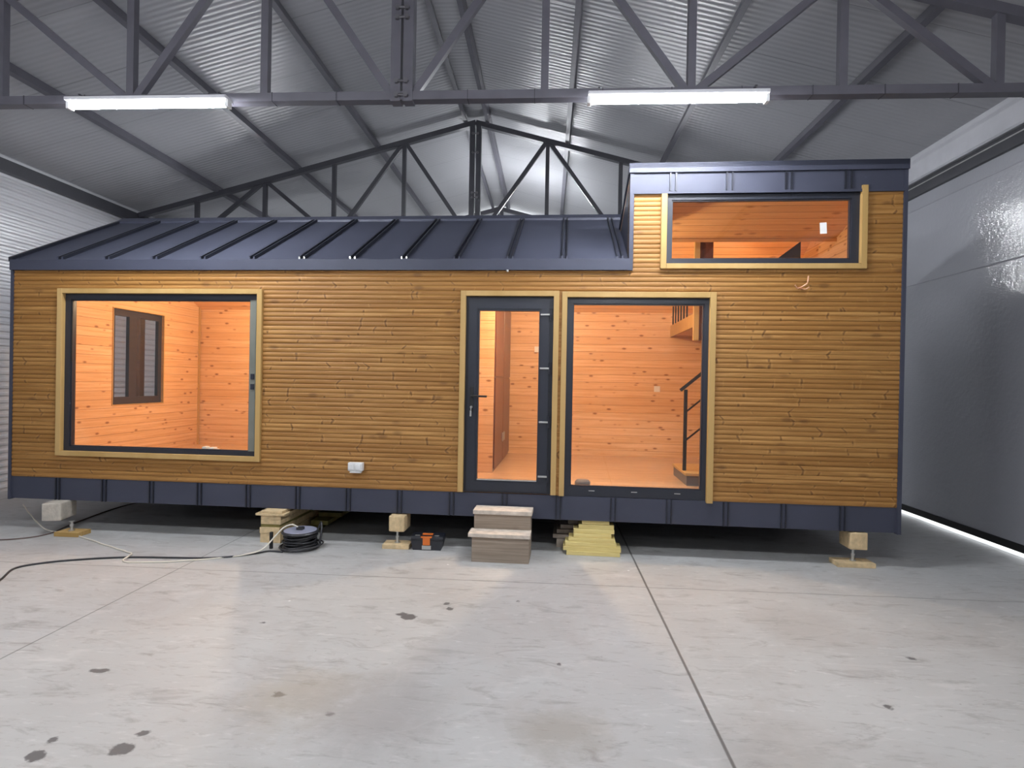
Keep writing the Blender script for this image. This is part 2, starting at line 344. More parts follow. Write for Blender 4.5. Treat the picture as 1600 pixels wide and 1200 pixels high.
# ------------------------------------------------------------------ hall
XC, ZA, SL = -1.41, 6.68, .265          # ridge line and roof slope
XL, XR = -8.0, 5.0
YB, YE = -6.5, 16.1
def zr(x): return ZA-SL*abs(x-XC)
struct(MB().box(XL-.3, XR+.12, YB-.3, YE+.3, -.2, 0).build('floor', m_floor))
struct(MB().box(XR+.12, XR+6, YB-3, YE+3, -.22, -.012).build('ground', m_ground))
struct(MB().prism([(XL-.15, zr(XL)-.04), (XC, ZA), (XR+.15, zr(XR)-.04), (XR+.15, zr(XR)+.1), (XC, ZA+.14), (XL-.15, zr(XL)+.1)], 'Y', YB-.3, YE+.5).build('ceiling', m_roofpan))
# left wall: horizontal ribbed cladding
prof = []; z = 0.
while z < 4.95:
    prof += [(XL, z), (XL, z+.035), (XL+.022, z+.055), (XL+.022, z+.085)]; z += .105
prof += [(XL, z), (XL-.15, z), (XL-.15, 0)]
struct(MB().prism([(x, zz) for x, zz in prof], 'Y', YB, YE).build('wall_left', m_wallpan))
struct(MB().box(XL-.15, XR+.12, YB-.25, YB, 0, 6.7).build('wall_front', m_endpan))
# far gable wall, daylight shows in the slit under the roof
struct(MB().prism([(XL, 0), (XR, 0), (XR, zr(XR)-.07), (XC, ZA-.07), (XL, zr(XL)-.07)], 'Y', YE, YE+.15).build('wall_back', m_endpan))
# right wall: tall sliding door with a lit gap at the floor
struct(MB().box(XR, XR+.1, 4.0, YE, 4.38, zr(XR)).box(XR, XR+.1, YB, 4.0, 0, zr(XR)).build('wall_right', m_wallpan))
dr = struct(MB().prism([(XR, .06), (XR, 3.17), (XR+.006, 3.18), (XR, 3.19), (XR, 4.20), (XR+.006, 4.21), (XR, 4.22), (XR, 4.40), (XR+.06, 4.40), (XR+.06, .06)], 'Y', 4.0, YE-.05).build('door_1', m_doorpan))
struct(MB().box(XR-.02, XR-.001, 4.0, YE-.05, .06, .14).build('door_seal', m_black, dr))
struct(MB().prism([(XR-.11, 4.58), (XR-.11, 4.80), (XR-.09, 4.86), (XR-.04, 4.88), (XR-.002, 4.88), (XR-.002, 4.56), (XR-.09, 4.56)], 'Y', YB, YE-.02).build('trim_1', m_white))
struct(MB().box(XR-.05, XR-.002, YB, YE-.02, 4.38, 4.55).build('trim_2', m_steel_d))
struct(MB().box(XR-.055, XR-.051, 4.2, 12., 4.50, 4.515).build('trim_light_slit', m_silver))  # bright strip in place of a slit of light in the dark band
struct(MB().box(XL+.024, XL+.12, YB, YE-.02, 4.66, 4.84).build('trim_4', m_steel_d))

# trusses
def truss(y, label, dark=False, fn=True):
    ms = m_steel_d if dark else m_steel
    t = thing('roof_truss', label, 'truss', (0, y, 0), 0, 'steel trusses spanning the hall')
    zb0, zb1 = 4.365, 4.445; sp = 1.33; top = lambda x: zr(x)-.20
    MB().box(XL+.13, XR-.12, -.05, .05, zb0, zb1).build('bottom_chord', ms, t)
    for sgn, xe in ((-1, XL+.13), (1, XR-.12)):
        MB().beam((XC, 0, ZA-.165), (xe, 0, zr(xe)-.165), .09, .1).build('top_chord', ms, t)
    xs = [XC+sp*k for k in range(-4, 5)]
    for k in range(-4, 5):
        if k and XL+.2 < XC+sp*k < XR-.15: MB().box(xs[k+4]-.035, xs[k+4]+.035, -.035, .035, zb1, top(xs[k+4])).build('vertical_strut', ms, t)
    # diagonals rise both ways from bottom nodes -4,-2,0,2,4
    for k in (-4, -2, 0, 2, 4):
        for d in (-1, 1):
            j = k+d
            if not -4 <= j <= 4: continue
            o = .11 if k == 0 else .055
            MB().beam((XC+sp*k+d*o, 0, zb1-.01), (XC+sp*j-d*.03, 0, top(XC+sp*j)+.02), .07, .06).build('diagonal_strut', ms, t)
    for s_ in (-1, 1):
        MB().box(XC+s_*.012 if s_ > 0 else XC-.105, XC+.105 if s_ > 0 else XC-.012, -.057, .057, zb0-.015, ZA-.22).build('splice_post', ms, t)
    for zz in (4.40, 4.53, 5.12, 5.21, 5.95, 6.3):
        m = MB(); m.tube([(XC-.06, -.072, zz), (XC+.06, -.072, zz)], .012, 6)
        for s_ in (-1, 1): m.lathe([(.024, -.085), (.024, -.057)], (XC+s_*.045, 0, zz), 6, 'Y')
        m.build('bolt', m_bolt, t)
    # splice sleeves along the lower chord
    for x in [XC+.62*k for k in range(-9, 10)]:
        if abs(x-XC) > .3 and XL+.2 < x < XR-.2: MB().box(x-.004, x+.004, -.054, .054, zb0-.003, zb1+.003).build('weld_seam', m_steel_d, t)
    for xe in (XL+.13, XR-.12):
        m = MB(); s_ = 1 if xe < 0 else -1
        x0, x1 = sorted((xe-s_*.1, xe+s_*.08))
        m.box(x0, x1, -.08, -.07, 0, zr(xe)-.23).box(x0, x1, .07, .08, 0, zr(xe)-.23).box((x0+x1)/2-.005, (x0+x1)/2+.005, -.07, .07, 0, zr(xe)-.23)
        m.build('column', ms, t)
    return t
truss(5.35, 'nearest steel truss, above the front of the wooden cabin')
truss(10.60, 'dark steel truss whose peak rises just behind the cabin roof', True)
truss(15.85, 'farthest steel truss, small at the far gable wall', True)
# purlins along the hall
for x, nm in ((-7.0+.65, 'purlin low on the left roof slope, nearest the left wall'), (-4.80, 'purlin halfway up the left roof slope'), (-3.27, 'purlin high on the left roof slope, next below the ridge pair'),
              (-1.62, 'left purlin of the close pair at the ridge'), (-1.16, 'right purlin of the close pair at the ridge'), (.30, 'purlin high on the right roof slope, next below the ridge pair'),
              (1.98, 'purlin halfway down the right roof slope'), (3.55, 'purlin low on the right roof slope, nearest the sliding door')):
    n = math.atan(SL)*(1 if x < XC else -1)
    o = MB().box(-.035, .035, YB+.05, YE-.1, -.12, 0).build('purlin', m_steel); o.location = (x, 0, zr(x)-.012); o.rotation_euler = (0, -n, 0)
    tag(o, 'grey steel '+nm, 'purlin', 'steel purlins under the roof')
o = MB().prism([(XC-.16, zr(XC-.16)-.012), (XC, ZA-.012), (XC+.16, zr(XC+.16)-.012), (XC+.16, zr(XC+.16)-.03), (XC-.16, zr(XC-.16)-.03)], 'Y', YB+.1, YE-.1).build('trim_5', m_roofpan); struct(o)

# tube lights
def fixture(label, loc, L=1.55, drop=.0, rz=0., flip=False, arm=0., tm=None):
    t = thing('tube_light', label, 'ceiling light', loc, rz, 'tube lights of the hall')
    if flip: t.rotation_euler = (math.pi, 0, 0)
    MB().box(-L/2, L/2, -.065, .065, .036, .07, .01).build('housing', m_white, t)
    m = MB(); m.tube([(-L/2+.022, 0, .010), (L/2-.022, 0, .010)], .030, 14); m.build('tube', tm or m_tube, t, smooth=True)
    for s_ in (-1, 1): MB().box(s_*(L/2-.012)-.016, s_*(L/2-.012)+.016, -.034, .034, -.026, .04, .005).build('end_cap', m_plast, t)
    for s_ in (-1, 1):
        m = MB().box(s_*(L/2-.1)-.004, s_*(L/2-.1)+.004, -.004, .004, .07, drop)
        if arm: m.box(s_*(L/2-.1)-.01, s_*(L/2-.1)+.01, -.004, arm, drop-.008, drop)
        m.build('hanger', m_bolt, t)
    return t
fixture('left lit white tube light hanging under the nearest truss', (-3.735, 5.12, 4.245), drop=.12, arm=.22)
fixture('right lit white tube light hanging under the nearest truss', (1.08, 5.12, 4.235), drop=.13, arm=.22)
for x, y, l in ((-4.9, 10.6, 'lit tube light under the truss hidden behind the left part of the cabin'), (1.3, 10.6, 'lit tube light under the truss hidden behind the raised part of the cabin')):
    fixture(l, (x, y, 4.25), drop=.116)
for x, y, l in ((-3.7, 1.75, 'tube light overhead ahead of the camera on the left'), (.95, 1.75, 'tube light overhead ahead of the camera on the right')):
    fixture(l, (x, y, 4.25), drop=zr(x)-4.27)
for x, y, l in ((-3.7, -3.2, 'dim fill tube added behind the camera on the left'), (1.1, -3.2, 'dim fill tube added behind the camera on the right')):
    fixture(l, (x, y, 4.25), drop=zr(x)-4.27, tm=m_tube_fill)  # row added behind the camera, unseen, for general fill light
fixture('added upward fill light hidden behind the cabin roof below the ridge', (-.55, 12.7, 5.12), drop=.1, flip=True, tm=m_tube_uplight)  # added uplight, out of sight, brightens the far ceiling near the ridge

# ------------------------------------------------------------------ cabin
TH = -.0297629; D0 = 5.951685
def W(u, v, z=0.): return (u*math.cos(TH)-v*math.sin(TH)-math.sin(TH)*D0, u*math.sin(TH)+v*math.cos(TH)+math.cos(TH)*D0, z)
cabin = thing('cabin', 'long wooden cabin with dark metal roof and raised right end standing on blocks', 'cabin', W(0, 0, 0), TH)
UL, UR, UT = -6.205, 3.255, .62
DEP = 3.2; ZS, ZW0, ZW1, ZE = .345, .593, 2.905, 3.02
RV, RZ = 1.6, 3.90                        # ridge of the long roof
TZ = 3.98
def roofz(v): return ZE-.005+(RZ-ZE)*(v+.03)/(RV+.03) if v < RV else RZ-(RZ-ZE)*(v-RV)/(RV+.03)
def towz(v): return 3.975-.315*v
OPEN = [(-5.575, -3.305, .895, 2.655), (-1.04, -.125, .593, 2.64), (-.0, 1.43, .593, 2.63), (.985, 2.855, 2.965, 3.68)]
def rects(u0, u1, z0, z1, holes):
    us = sorted({u0, u1}|{h[0] for h in holes if u0 < h[0] < u1}|{h[1] for h in holes if u0 < h[1] < u1}); out = []
    for a, b in zip(us, us[1:]):
        mid = (a+b)/2; segs = [(z0, z1)]
        for h in holes:
            if h[0] < mid < h[1]:
                ns = []
                for s0, s1 in segs:
                    if h[3] <= s0 or h[2] >= s1: ns.append((s0, s1)); continue
                    if h[2] > s0: ns.append((s0, h[2]))
                    if h[3] < s1: ns.append((h[3], s1))
                segs = ns
        out += [(a, b, s0, s1) for s0, s1 in segs]
    return out
# siding with two half-round ribs per board
def siding(m, u0, u1, z0, z1):
    P = .0955; zs = []
    k = math.floor((z0-ZW0)/P*2)
    cand = []
    while ZW0+k*P/2 < z1:
        b = ZW0+k*P/2; deep = .006 if k % 2 == 0 else .0018
        for t, dd in ((0., -deep), (.06, .0), (.2, .003), (.42, .005), (.65, .0042), (.86, .002), (.96, -.001)): cand.append((b+t*P/2, dd))
        k += 1
    pts = [(z, d) for z, d in cand if z0+.0005 < z < z1-.0005]
    if not pts: return
    pts = [(z0, pts[0][1])]+pts+[(z1, pts[-1][1])]
    A = [m.bm.verts.new((u0, -.012-d, z)) for z, d in pts]; B = [m.bm.verts.new((u1, -.012-d, z)) for z, d in pts]
    for i in range(len(pts)-1): m.bm.faces.new((A[i], B[i], B[i+1], A[i+1]))
m = MB()
for r in rects(UL+.02, UR-.01, ZW0, ZW1, OPEN): siding(m, *r)
for r in rects(UT+.045, UR-.01, ZW1, 3.69, OPEN): siding(m, *r)
sd = m.build('front_siding', m_side, cabin)
sd['label'] = 'brown horizontal half-log siding'
m = MB()
for a, b, c, d in rects(UL+.01, UR-.01, ZW0-.0, ZW1, OPEN)+rects(UT, UR-.01, ZW1, 3.85, OPEN): m.box(a, b, .004, .125, c, d)
m.build('front_wall_core', m_pine, cabin)
# corner strips
MB().box(UR-.012, UR+.022, -.035, .1, ZS-.01, 3.90).build('corner_strip', m_anth, cabin)
MB().box(UL-.01, UL+.016, -.03, .1, ZS-.01, ZE).build('corner_strip', m_anth, cabin)
MB().box(UT, UT+.04, -.035, .06, ZW1-.0, 3.89).build('corner_strip', m_anth, cabin)
# end and rear walls
def wallX(name, u0, u1, poly, mat): return MB().prism(poly, 'X', u0, u1).build(name, mat, cabin)
leftp = [(.0, ZS+.02), (DEP, ZS+.02), (DEP, ZE-.06), (RV, RZ-.06), (0, ZE-.06)]
rightp = [(.0, ZS+.02), (DEP, ZS+.02), (DEP, ZE-.06), (RV, RZ-.06), (1.1, roofz(1.1)), (0., TZ-.06)]
def punch(name, u0, u1, mat):   # left end wall with its window opening
    v0, v1, z0, z1 = 1.29, 2.27, 1.345, 2.655; m = MB()
    m.box(u0, u1, .125, v0, ZS+.05, 2.9); m.box(u0, u1, v1, DEP, ZS+.05, 2.9); m.box(u0, u1, v0, v1, ZS+.05, z0); m.box(u0, u1, v0, v1, z1, 2.9)
    m.prism([(.05, 2.9), (DEP-.03, 2.9), (RV, RZ-.07)], 'X', u0, u1)
    return m.build(name, mat, cabin)
punch('end_wall', UL, UL+.03, m_anth); punch('end_wall_lining', UL+.031, -6.08, m_pine)
wallX('end_wall', UR-.03, UR, rightp, m_anth); wallX('end_wall_lining', 3.12, UR-.031, rightp, m_pine)
MB().box(UL, UR, DEP-.03, DEP, ZS+.02, ZE-.05).build('rear_wall', m_anth, cabin)
MB().box(-6.08, 3.12, DEP-.05, DEP-.031, .6, ZE-.05).build('rear_wall_lining', m_pine, cabin)
MB().prism([(.0, ZE-.02), (1.12, roofz(1.12)), (0, TZ-.03)], 'X', UT, UT+.04).build('raised_side_wall', m_anth, cabin)
MB().box(-6.08, 3.12, .125, DEP-.05, .56, .62).build('inner_floor', m_lam, cabin)
MB().box(-6.14, 3.2, .25, .40, ZS, .559).box(-6.14, 3.2, DEP-.4, DEP-.25, .02, .559).box(-6.14, 3.2, .02, DEP-.02, ZS+.06, .559).build('floor_frame_light_block', m_black, cabin)  # rear beam runs down to the floor, unseen, added to block light
m = MB()
m.prism([(.0, 2.86), (RV, RZ-.16), (RV, RZ-.12), (.0, 2.90)], 'X', -6.08, UT)
m.prism([(1.08, roofz(1.08)-.16), (RV, RZ-.16), (RV, RZ-.12), (1.08, roofz(1.08)-.12)], 'X', UT, 3.12)
m.prism([(.125, towz(.125)-.13), (1.10, towz(1.10)-.13), (1.10, towz(1.10)-.09), (.125, towz(.125)-.09)], 'X', UT, 3.12)
m.prism([(RV, RZ-.16), (DEP-.05, 2.86), (DEP-.05, 2.90), (RV, RZ-.12)], 'X', -6.08, 3.12)
m.build('inner_ceiling', m_pineh, cabin)['label'] = 'pine ceiling boards'
# long roof
m = MB(); m.prism([(-.035, ZE-.004), (RV, RZ), (RV, RZ-.04), (-.035, ZE-.04)], 'X', UL-.01, UT)
m.prism([(1.05, roofz(1.05)), (RV, RZ), (RV, RZ-.04), (1.05, roofz(1.05)-.04)], 'X', UT, UR+.01)
m.prism([(RV, RZ), (2*RV+.035, ZE-.004), (2*RV+.035, ZE-.04), (RV, RZ-.04)], 'X', UL-.01, UR+.01)
roof = m.build('roof', m_anth, cabin); roof['label'] = 'dark grey standing seam metal roof'
m = MB(); m.prism([(RV-.10, roofz(RV-.10)+.004), (RV-.10, roofz(RV-.10)+.034), (RV, RZ+.045), (RV+.10, roofz(RV+.10)+.034), (RV+.10, roofz(RV+.10)+.004), (RV, RZ+.01)], 'X', UL-.02, UT+.35)
m.build('ridge_cap', m_anth, cabin)
MB().prism([(-.04, ZE-.02), (RV, RZ-.02), (RV, RZ+.03), (-.04, ZE+.03)], 'X', UL-.03, UL+.02).build('verge_trim', m_anthd, cabin)
seams = [-5.61+.558*k for k in range(12)]
for sx in seams:
    m = MB()
    for o_ in (-.024, .024):
        m.beam((sx+o_, -.03, ZE+.012), (sx+o_, RV-.09, roofz(RV-.09)+.016), .014, .046, (0, 0, 1))
    m.build('roof_seam', m_anthd, roof)
    MB().box(sx-.034, sx-.018, -.043, -.031, ZE-.006, ZE+.028).box(sx+.018, sx+.034, -.043, -.031, ZE-.006, ZE+.028).build('seam_end', m_silver if sx > -2.9 and sx < -1.5 else m_anth, roof)
# eave fascia, faintly wavy top like hand folded sheet
m = MB(); n = 60; v0 = []
for i in range(n+1):
    x = UL-.01+(UT-UL+.01)*i/n; dz = .004*math.sin(i*1.3)
    v0.append([m.bm.verts.new((x, y, z)) for y, z in ((-.045, ZW1), (-.045, ZE+dz), (-.03, ZE+dz), (-.03, ZW1))])
for A, B in zip(v0, v0[1:]):
    for k in range(4): m.bm.faces.new((A[k], A[(k+1) % 4], B[(k+1) % 4], B[k]))
m.bm.faces.new(v0[0]); m.bm.faces.new(v0[-1][::-1]); m.build('eave_fascia', m_anth, cabin)
# raised end: coping, panel band, roof
MB().box(UT-.012, UR+.025, -.055, .0, 3.885, TZ).build('coping', m_anth, cabin)
m = MB(); m.prism([(-.055, TZ), (1.12, towz(1.12)), (1.12, towz(1.12)-.05), (-.055, TZ-.05)], 'X', UT-.012, UR+.025); m.build('raised_roof', m_anth, cabin)
band = MB().box(UT+.04, UR-.012, -.028, .003, 3.69, 3.884).box(UT+.04, UR-.0, -.04, -.028, 3.674, 3.70).build('panel_band', m_anth, cabin)
for sx in (1.045, 1.595, 2.16, 2.722):
    MB().box(sx-.035, sx-.020, -.046, -.028, 3.70, 3.884).box(sx+.020, sx+.035, -.046, -.028, 3.70, 3.884).build('band_seam', m_anthd, band)
# skirt
sk = MB().box(UL, UR, -.008, .02, ZS, ZW0-.002).build('skirt', m_anth, cabin); sk['label'] = 'dark metal skirt with paired seams'
for k in range(16):
    sx = -5.621+.5575*k
    MB().box(sx-.028, sx-.016, -.024, -.008, ZS, ZW0-.003).box(sx+.016, sx+.028, -.024, -.008, ZS, ZW0-.003).build('skirt_seam', m_anthd, sk)

# trims around the openings (parts of the cabin)
def trim(u0, u1, z0, z1, name='window_trim', ax='h'):
    MB().box(u0, u1, -.05, .03, z0, z1, .003).build(name, m_trimw, cabin)
tw = .058
# left picture window
trim(-5.63, -5.63+tw, .845, 2.70); trim(-3.255-tw+.005, -3.252, .845, 2.70); trim(-5.63+tw+.0005, -3.308, 2.648, 2.70); trim(-5.63+tw+.0005, -3.308, .845, .897)
# door
trim(-1.095, -1.04, .60, 2.692, 'door_trim'); trim(-.13, -.075, .60, 2.692, 'door_trim'); trim(-1.0395, -.1305, 2.638, 2.692, 'door_trim')
MB().box(-.0745, -.0455, -.03, .0, .60, 2.68).build('filler_strip', m_side, cabin)
trim(-.045, .008, .595, 2.685); trim(1.428, 1.488, .575, 2.685); trim(.0085, 1.4275, 2.63, 2.685)
# clerestory window
trim(.933, .99, 2.92, 3.672); trim(2.85, 2.905, 2.92, 3.735); trim(.9905, 2.8495, 2.92, 2.972)
# fixed windows
def window(u0, u1, z0, z1, fwd, v=.0, name='window', extra=None):
    m = MB(); L_, R_, B_, T_ = fwd
    m.box(u0, u0+L_, v+.0, v+.075, z0, z1); m.box(u1-R_, u1, v+.0, v+.075, z0, z1)
    m.box(u0+L_, u1-R_, v+.0, v+.075, z0, z0+B_); m.box(u0+L_, u1-R_, v+.0, v+.075, z1-T_, z1)
    # glazing bead
    b = .012
    m.box(u0+L_, u0+L_+b, v+.012, v+.05, z0+B_, z1-T_); m.box(u1-R_-b, u1-R_, v+.012, v+.05, z0+B_, z1-T_)
    m.box(u0+L_, u1-R_, v+.012, v+.05, z0+B_, z0+B_+b); m.box(u0+L_, u1-R_, v+.012, v+.05, z1-T_-b, z1-T_)
    f = m.build(name, m_frame, cabin)
    MB().box(u0+L_, u1-R_, v+.028, v+.032, z0+B_, z1-T_).build('glass_pane', m_glass, f)
    return f
w1 = window(-5.575, -3.305, .895, 2.655, (.07, .10, .05, .07), .0)
w1['label'] = 'large left picture window'
MB().box(-3.405, -3.335, -.006, -.001, .95, 2.585).build('frame_stile', m_gray, w1)['label'] = 'greyish green stile'  # right stile in a lighter grey green than the other frame sides
for z in (1.76, 1.65): MB().box(-3.385, -3.345, -.018, -.006, z-.03, z+.03, .004).build('latch', m_frame, w1)
MB().box(-5.50, -5.485, .0, .012, 1.9, 2.58).build('cable_strip', m_black, w1)
w2 = window(.0085, 1.4275, .595, 2.63, (.058, .044, .095, .06), .0); w2['label'] = 'tall fixed window right of the door'
for u in (.29, .72, 1.15): MB().box(u-.03, u+.03, -.004, -.0005, .648, .656).build('drain_slot', m_silver, w2)
w3 = window(.9905, 2.8495, 2.972, 3.69, (.05, .075, .05, .07), .0); w3['label'] = 'wide low window high in the raised end'
MB().box(2.49, 2.555, .026, .0275, 3.28, 3.39, 0, Matrix.Rotation(-.06, 3, 'Y')).build('sticker', m_paper, w3)['label'] = 'small white sticker'
# end wall window (seen through the picture window)
m = MB(); v0, v1, z0, z1 = 1.29, 2.27, 1.345, 2.655
m.box(-6.16, -6.11, v0, v0+.07, z0, z1).box(-6.16, -6.11, v1-.07, v1, z0, z1).box(-6.16, -6.11, v0+.07, v1-.07, z0, z0+.1).box(-6.16, -6.11, v0+.07, v1-.07, z1-.09, z1).box(-6.16, -6.11, 1.62, 1.76, z0+.1, z1-.09)
w4 = m.build('window', m_frame, cabin); w4['label'] = 'small two part window in the left end wall'
MB().box(-6.14, -6.135, v0+.07, v1-.07, z0+.1, z1-.09).build('glass_pane', m_glass, w4)
MB().box(-6.105, -6.07, v0-.012, v0, z0-.012, z1+.012).box(-6.105, -6.07, v1, v1+.012, z0-.012, z1+.012).box(-6.105, -6.07, v0, v1, z0-.012, z0).box(-6.105, -6.07, v0, v1, z1, z1+.012).build('window_lining', m_trimw, w4)
MB().box(-6.08, -6.06, 3.1, 3.13, .62, 3.0).build('corner_bead', m_trimw, cabin)
# door
m = MB(); u0, u1, z0, z1 = -1.0395, -.1305, .60, 2.638
m.box(u0, u0+.04, .0, .07, z0, z1).box(u1-.05, u1, .0, .07, z0, z1).box(u0+.04, u1-.05, .0, .07, z1-.04, z1).box(u0+.04, u1-.05, .0, .07, z0, z0+.03)
dframe = m.build('door_frame', m_frame, cabin)
m = MB(); a0, a1, b0, b1 = u0+.03, u1-.04, z0+.02, z1-.03; g0, g1, h0, h1 = -.898, -.277, .735, 2.488
for q in ((a0, g0-.02, b0, b1), (g1+.02, a1, b0, b1), (g0-.02, g1+.02, b0, h0-.02), (g0-.02, g1+.02, h1+.02, b1)): m.box(q[0], q[1], -.022, .045, q[2], q[3])
m.prism([(g0-.02, h0-.02), (g1+.02, h0-.02), (g1+.02, h1+.02), (g0-.02, h1+.02), (g0-.02, h0), (g0, h0), (g0, h1), (g1, h1), (g1, h0), (g0-.02, h0)], 'Y', -.014, .04)
leaf = m.build('door', m_frame, cabin); leaf['label'] = 'anthracite door with a tall glass pane'
MB().box(g0, g1, .012, .017, h0, h1).build('glass_pane', m_glass, leaf)
MB().box(g0, g1, -.020, .0, h0-.008, h0+.004).build('drip_rail', m_silver, leaf)
for z in (2.45, 1.897, 1.345, .785):
    m = MB(); m.box(-.262, -.165, -.040, -.022, z-.009, z+.009, .003); hg = m.build('hinge', m_silver, leaf); MB().tube([(-.160, -.034, z-.06), (-.160, -.034, z+.06)], .011, 8).build('hinge_pin', m_anthd, hg)
m = MB(); m.box(-.985, -.945, -.032, -.022, 1.43, 1.69, .004); m.tube([(-.965, -.03, 1.60), (-.965, -.068, 1.60)], .011, 8); m.tube([(-.965, -.066, 1.60), (-.955, -.074, 1.60), (-.80, -.074, 1.598)], .0105, 8)
m.build('door_handle', m_black, leaf, smooth=False)
m = MB(); m.lathe([(.013, -.046), (.013, -.022)], (-.965, 0, 1.485), 14, 'Y'); m.box(-.969, -.961, -.075, -.046, 1.455, 1.495, .002); m.box(-.975, -.957, -.07, -.064, 1.39, 1.45, .003)
m.build('door_key', m_silver, leaf)
# interior fittings that belong to the cabin
PV = 1.0
MB().box(1.38, 2.4, PV-.32, PV+.45, .62, .735).build('stair_base', m_bag, cabin)
st = MB().box(1.36, 2.5, PV-.36, PV+.45, .736, .766, .004).build('stair_tread', m_trimw, cabin)
for k in range(1, 6): MB().box(1.62+.24*k-.02, 1.62+.24*(k+1), PV-.36, PV+.45, .766+.24*k-.03, .766+.24*k, .004).build('stair_tread', m_trimw, cabin)
m = MB(); m.box(1.372, 1.408, PV-.16, PV-.124, .767, 1.70)
m.build('rail_post', m_black, cabin)
sl = (2.07-1.71)/(1.75-1.36)
m = MB()
m.beam((1.33, PV-.142, 1.69), (2.7, PV-.142, 1.69+1.37*.85), .035, .03, (0, 1, 0)); m.build('stair_handrail', m_black, cabin)
for zz in (1.45, 1.12): MB().beam((1.405, PV-.142, zz), (2.7, PV-.142, zz+1.3*.85), .018, .018, (0, 1, 0)).build('stair_rail', m_black, cabin)
MB().box(1.63, 3.12, 1.5, DEP-.05, 2.51, 2.64).build('loft_floor', m_pineh, cabin)
MB().box(1.605, 1.63, 1.48, DEP-.05, 2.49, 2.66).build('loft_fascia', m_trimw, cabin)
MB().box(1.605, 3.12, 1.455, 1.48, 2.49, 2.66).build('loft_fascia', m_gray, cabin)
m = MB(); 
for k in range(6): m.box(1.61, 1.63, 2.0+.2*k, 2.02+.2*k, 2.66, 3.05)
m.box(1.605, 1.635, 1.9, DEP-.05, 3.03, 3.06); m.build('loft_railing', m_black, cabin)
MB().box(1.55, 1.61, 1.25, 1.31, 2.3, 3.54).build('loft_post', m_trimw, cabin)
MB().box(1.612, 1.77, 1.27, 1.29, 2.3, 3.52).build('loft_panel', m_dkwood, cabin)
MB().prism([(2.62, 3.10), (2.88, 3.10), (2.88, 3.56), (2.62, 3.36)], 'Y', 1.5, 1.53).build('loft_screen', m_frame, cabin)
MB().box(1.63, 3.12, 1.50, 1.52, 2.64, 3.36).build('loft_parapet', m_pine, cabin)
for (u, z, s_) in ((-.70+.27, 2.27, .06), (1.42, 1.68, .045)):
    b = MB().box(u-s_, u+s_, DEP-.066, DEP-.0505, z-.045, z+.045, .004).build('wall_socket', m_plast, cabin)
    MB().box(u-s_*.5, u+s_*.5, DEP-.069, DEP-.067, z-.02, z+.02).build('socket_insert', m_plast, b)
# outdoor socket on the siding
sb = MB().box(-2.26, -2.10, -.085, -.022, .785, .875, .012).build('outdoor_socket', m_plast, cabin); sb['label'] = 'white weatherproof socket box'
MB().box(-2.25, -2.19, -.096, -.086, .80, .862, .006).box(-2.175, -2.115, -.096, -.086, .80, .862, .006).build('socket_lid', m_plast, sb)
MB().box(-2.24, -2.12, -.08, -.03, .765, .784, .004).build('socket_outlet', m_plast, sb)
# loose cable end below the high window
m = MB(); m.tube(spline([(2.29, -.012, 2.735), (2.30, -.06, 2.74), (2.335, -.085, 2.77), (2.345, -.09, 2.84)], 6), .007, 8)
m.tube(spline([(2.28, -.012, 2.735), (2.25, -.07, 2.72), (2.22, -.09, 2.75)], 6), .006, 8); m.tube(spline([(2.30, -.012, 2.73), (2.33, -.06, 2.715), (2.36, -.07, 2.735)], 6), .006, 8)
m.build('cable_end', m_copper, cabin)
MB().box(-.62, -.60, -.06, -.045, 2.885, 2.905).build('seam_rivet', m_silver, cabin)

# things in the cabin
def hthing(name, label, cat, u, v, z, group=None, rz=0.): return thing(name, label, cat, W(u, v, z), TH+rz, group)
wd = hthing('wardrobe', 'dark brown tall built-in wardrobe seen through the glass door', 'wardrobe', -1.18, 1.15, .62)
MB().box(-.35, .295, .02, 2.0, .0, 2.26).build('carcass', m_dkwood, wd)
MB().box(-.35, .30, -.0, .019, .0, 2.26).build('end_panel', m_pine, wd)
for k in range(2):
    d = MB().box(.296, .314, .06+.95*k, .98+.95*k, .04, 1.18, .003).build('wardrobe_door', m_dkwood, wd)
    MB().box(.315, .335, (.90 if k == 0 else 1.08), (.92 if k == 0 else 1.10), .30, .42, .003).build('door_pull', m_silver, d)
    MB().box(.296, .314, .06+.95*k, .98+.95*k, 1.2, 2.22, .003).build('wardrobe_door', m_dkwood, wd)
o = MB().lathe([(.055, 0), (.075, .01), (.078, .06), (.06, .085), (.03, .09)], (0, 0, 0), 18).build('tub', m_bag, smooth=True); o.location = W(.21, .40, .62)
o.scale = (1.1, 1, .9); tag(o, 'small dark grey tub behind the bottom left corner of the tall window', 'tub')
o = MB().box(-.09, .09, -.05, .05, 0, .004).box(-.06, -.01, -.04, .03, .004, .03, .004).box(.01, .07, -.03, .04, .004, .022, .004).build('paper_scrap', m_paper); o.location = W(-3.92, .105, .946)
tag(o, 'crumpled white paper scrap on the sill of the left picture window', 'paper')
